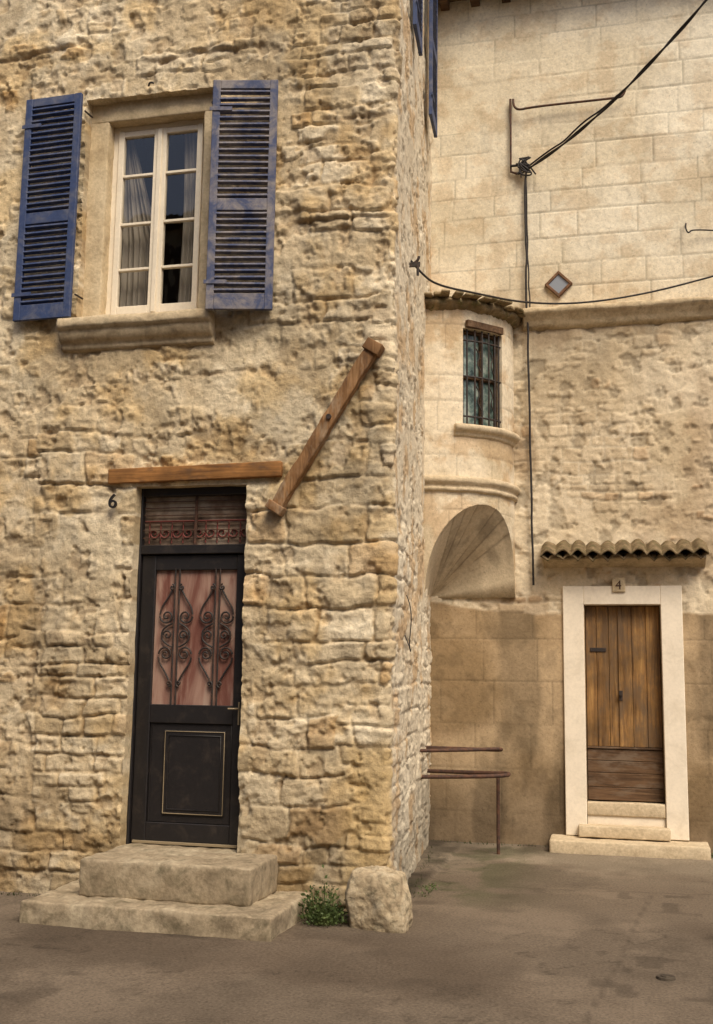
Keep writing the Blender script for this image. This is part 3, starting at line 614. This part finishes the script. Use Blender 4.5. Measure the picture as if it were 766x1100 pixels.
tube('wall_hook',[[(.78,Y2,6.44),(.78,Y2-.07,6.44),(.77,Y2-.09,6.36),(.80,Y2-.09,6.30),(.84,Y2-.08,6.36),(1.2,Y2-.04,6.31)]],.008,M_cable,c2)
# ================================================================ ground
gx=np.unique(np.concatenate([-np.geomspace(7,80,22)[::-1],coords([-7,5],.03),np.geomspace(5,80,22)]))
gy=np.unique(np.concatenate([-np.geomspace(3,80,20)[::-1],coords([-3,4],.25),coords([4,11.8],.03),np.geomspace(11.8,90,18)]))
GX,GY=np.meshgrid(gx,gy,indexing='ij')
near=np.exp(-((GX/9)**2+((GY-7)/8)**2))
gz=near*(.030*(fbm(GX,GY,.6,4,501)-.5)+.012*(fbm(GX,GY,4,3,503)-.5))
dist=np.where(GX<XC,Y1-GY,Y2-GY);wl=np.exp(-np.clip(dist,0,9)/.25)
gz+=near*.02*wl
c=lerp((.098,.073,.051),(.145,.112,.080),sst(.3,.7,fbm(GX,GY,.9,5,505)))
pale=sst(9.2,10.6,GY)*sst(.25,.6,fbm(GX,GY,1.5,4,507));c=c*(1-pale[...,None])+np.array((.21,.17,.122))*pale[...,None]
mo=np.exp(-((GX+1.3)/.5)**2)*sst(8.0,8.8,GY)*sst(.4,.6,fbm(GX,GY,3,4,509));c=c*(1-.6*mo[...,None])+np.array((.06,.065,.03))*.6*mo[...,None]
c=c*(1-.12*sst(.45,.65,fbm(GX*1.5,GY*.6,.9,4,511))[...,None])
c=c*(1+.20*sst(.52,.7,fbm(GX,GY,2.2,5,519))[...,None])
c=c*(1-.16*sst(.56,.76,fbm(GX,GY,3.4,5,523,.6))[...,None])
spot=sst(.80,.86,vn(GX*6,GY*6,527))*sst(.5,.6,fbm(GX,GY,1,3,529));c=c*(1-.3*spot[...,None])
crk=np.abs(fbm(GX,GY,.55,5,513)-.5);c=c*(1-.32*(1-sst(.0,.005,crk))[...,None]);gz-=near*.006*(1-sst(0,.008,crk))
jl=np.abs(GX-(-.05+.12*(GY-7)+.05*(fbm(GX,GY,1.5,4,521)-.5)));jm=(1-sst(.0,.02,jl))*(GY<9.2);c=c*(1-.30*jm[...,None])
jl2=np.abs(GY-(9.25+.10*(GX)+.08*(fbm(GX,GY,1.5,4,531)-.5)));jm2=(1-sst(.0,.025,jl2))*(GX>-1.0);c=c*(1-.25*jm2[...,None])
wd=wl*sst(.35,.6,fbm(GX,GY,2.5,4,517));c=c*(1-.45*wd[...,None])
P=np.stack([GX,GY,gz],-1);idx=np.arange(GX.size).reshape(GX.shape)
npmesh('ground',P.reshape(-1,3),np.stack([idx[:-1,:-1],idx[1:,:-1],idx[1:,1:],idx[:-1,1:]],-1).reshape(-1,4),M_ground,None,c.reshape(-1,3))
bm=bmesh.new();bmesh.ops.create_cone(bm,cap_ends=True,segments=32,radius1=.055,radius2=.052,depth=.014)
bmesh.ops.create_cone(bm,cap_ends=True,segments=24,radius1=.03,radius2=.028,depth=.022)
me=bpy.data.meshes.new('valve_cover');bm.to_mesh(me);bm.free();o=link('valve_cover',me,stone_mat('worn_cast_iron',(.04,.03,.025),(.07,.055,.04),(.11,.085,.06),12));o.location=(.22,6.72,.004)

# house across the street, behind the viewer (seen only as reflections and bounced light)
opp=empty('stone_house')
boxes('walls',[(-13,9,-9,-6.6,0,12)],M_dress,opp,0)
wn=[];sh=[]
for zz in (1.2,4.4,7.4,10.0):
    for i in range(6):
        xw=-11.5+i*3.4;wn.append((xw,xw+1,-6.62,-6.58,zz,zz+1.6));sh+=[(xw-.55,xw-.03,-6.6,-6.54,zz,zz+1.6),(xw+1.03,xw+1.55,-6.6,-6.54,zz,zz+1.6)]
boxes('windows',wn,M_iron,opp,.005);boxes('shutters',sh,M_doorlow,opp,.005);boxes('roof',[(-13.3,9.3,-9.2,-6.2,12,12.2)],M_tile,opp,.02)

# ================================================================ weeds
g=MT('weed_leaf',.6,.3);x=g.ramp(g.noise(14,3,.6),[(.3,(.035,.055,.014)),(.6,(.08,.11,.03)),(.8,(.15,.16,.06))]);M_leaf=g.fin(x)
def weed(name,cx_,cy_,rx_,ry_,h_,n,ls=.03):
    V=[];F=[]
    for i in range(n):
        a=random.uniform(0,6.28);q=math.sqrt(random.random());bx=cx_+rx_*q*math.cos(a);by=cy_+ry_*q*math.sin(a)
        hh=h_*(1-q*.6)*random.uniform(.2,1)*(1.3 if math.sin(a*3+cx_)>0 else .75)
        p=Vector((bx+random.gauss(0,.018),by+random.gauss(0,.012),hh))
        d=Vector((random.gauss(0,1),random.gauss(0,1)-.3,random.uniform(.1,1.2))).normalized();s=d.cross(Vector((random.gauss(0,1),random.gauss(0,1),.4))).normalized()
        l=ls*random.uniform(.5,1.3);b=len(V);V+=[p,p+d*l*.5+s*l*.28,p+d*l,p+d*l*.5-s*l*.28];F.append((b,b+1,b+2,b+3))
        if i%5==0:
            b=len(V);g0=Vector((cx_+(bx-cx_)*.5,cy_+(by-cy_)*.5,-.01));e=Vector((.002,0,0));V+=[g0-e,g0+e,p+e,p-e];F.append((b,b+1,b+2,b+3))
    npmesh(name,[tuple(v) for v in V],F,M_leaf,None,None,False)
weed('weed_plant',-1.99,7.38,.15,.13,.30,850,.028)
weed('weed_plant',-1.50,8.75,.05,.25,.06,90,.018)
weed('grass',-.62,11.18,.08,.06,.06,60,.025)
weed('weed_plant',.93,11.15,.12,.1,.14,160,.03)
V=[];F=[]
for i in range(200):
    t=random.random()
    if t<.45: x_=random.uniform(-5,-3.98);y_=Y1-.06-random.random()*.05
    elif t<.7: y_=random.uniform(7.9,10.9);x_=XC+(XI-XC)*(y_-Y1)/(Y2-Y1)+.06+random.random()*.04
    else: x_=random.uniform(-1.9,-.7);y_=Y2-.05-random.random()*.05
    hh=random.uniform(.02,.05);dx=random.gauss(0,.02);b=len(V);V+=[(x_-.004,y_,0),(x_+.004,y_,0),(x_+dx+.001,y_-.02,hh),(x_+dx,y_-.02,hh)];F.append((b,b+1,b+2,b+3))
npmesh('grass',V,F,M_leaf,None,None,False)

# ================================================================ light and camera
w=bpy.data.worlds.new('World');sc.world=w;w.use_nodes=True;nt=w.node_tree
sky=nt.nodes.new('ShaderNodeTexSky');sky.sky_type='NISHITA';sky.sun_disc=False
el=math.radians(52);az=math.radians(142)
sky.sun_elevation=el;sky.sun_rotation=az;sky.dust_density=5;sky.air_density=.8
nt.links.new(sky.outputs[0],nt.nodes['Background'].inputs[0]);nt.nodes['Background'].inputs[1].default_value=.15
ld=bpy.data.lights.new('sun','SUN');ld.energy=3.0;ld.angle=math.radians(28);ld.color=(1,.90,.73)
lo=bpy.data.objects.new('sun',ld);COL.objects.link(lo)
sd=Vector((math.sin(az)*math.cos(el),math.cos(az)*math.cos(el),math.sin(el)));lo.rotation_euler=sd.to_track_quat('Z','Y').to_euler()
cd=bpy.data.cameras.new('camera');cam=bpy.data.objects.new('camera',cd);COL.objects.link(cam);sc.camera=cam
cd.sensor_fit='VERTICAL';cd.sensor_height=36;cd.lens=1157.5/1100*36;cd.clip_end=500;cd.clip_start=.05
Rm=Matrix.Rotation(math.radians(13.696),4,'Z')@Matrix.Rotation(math.radians(98.493),4,'X')@Matrix.Rotation(math.radians(.811),4,'Z')
cam.matrix_world=Matrix.Translation((0,0,1.7))@Rm
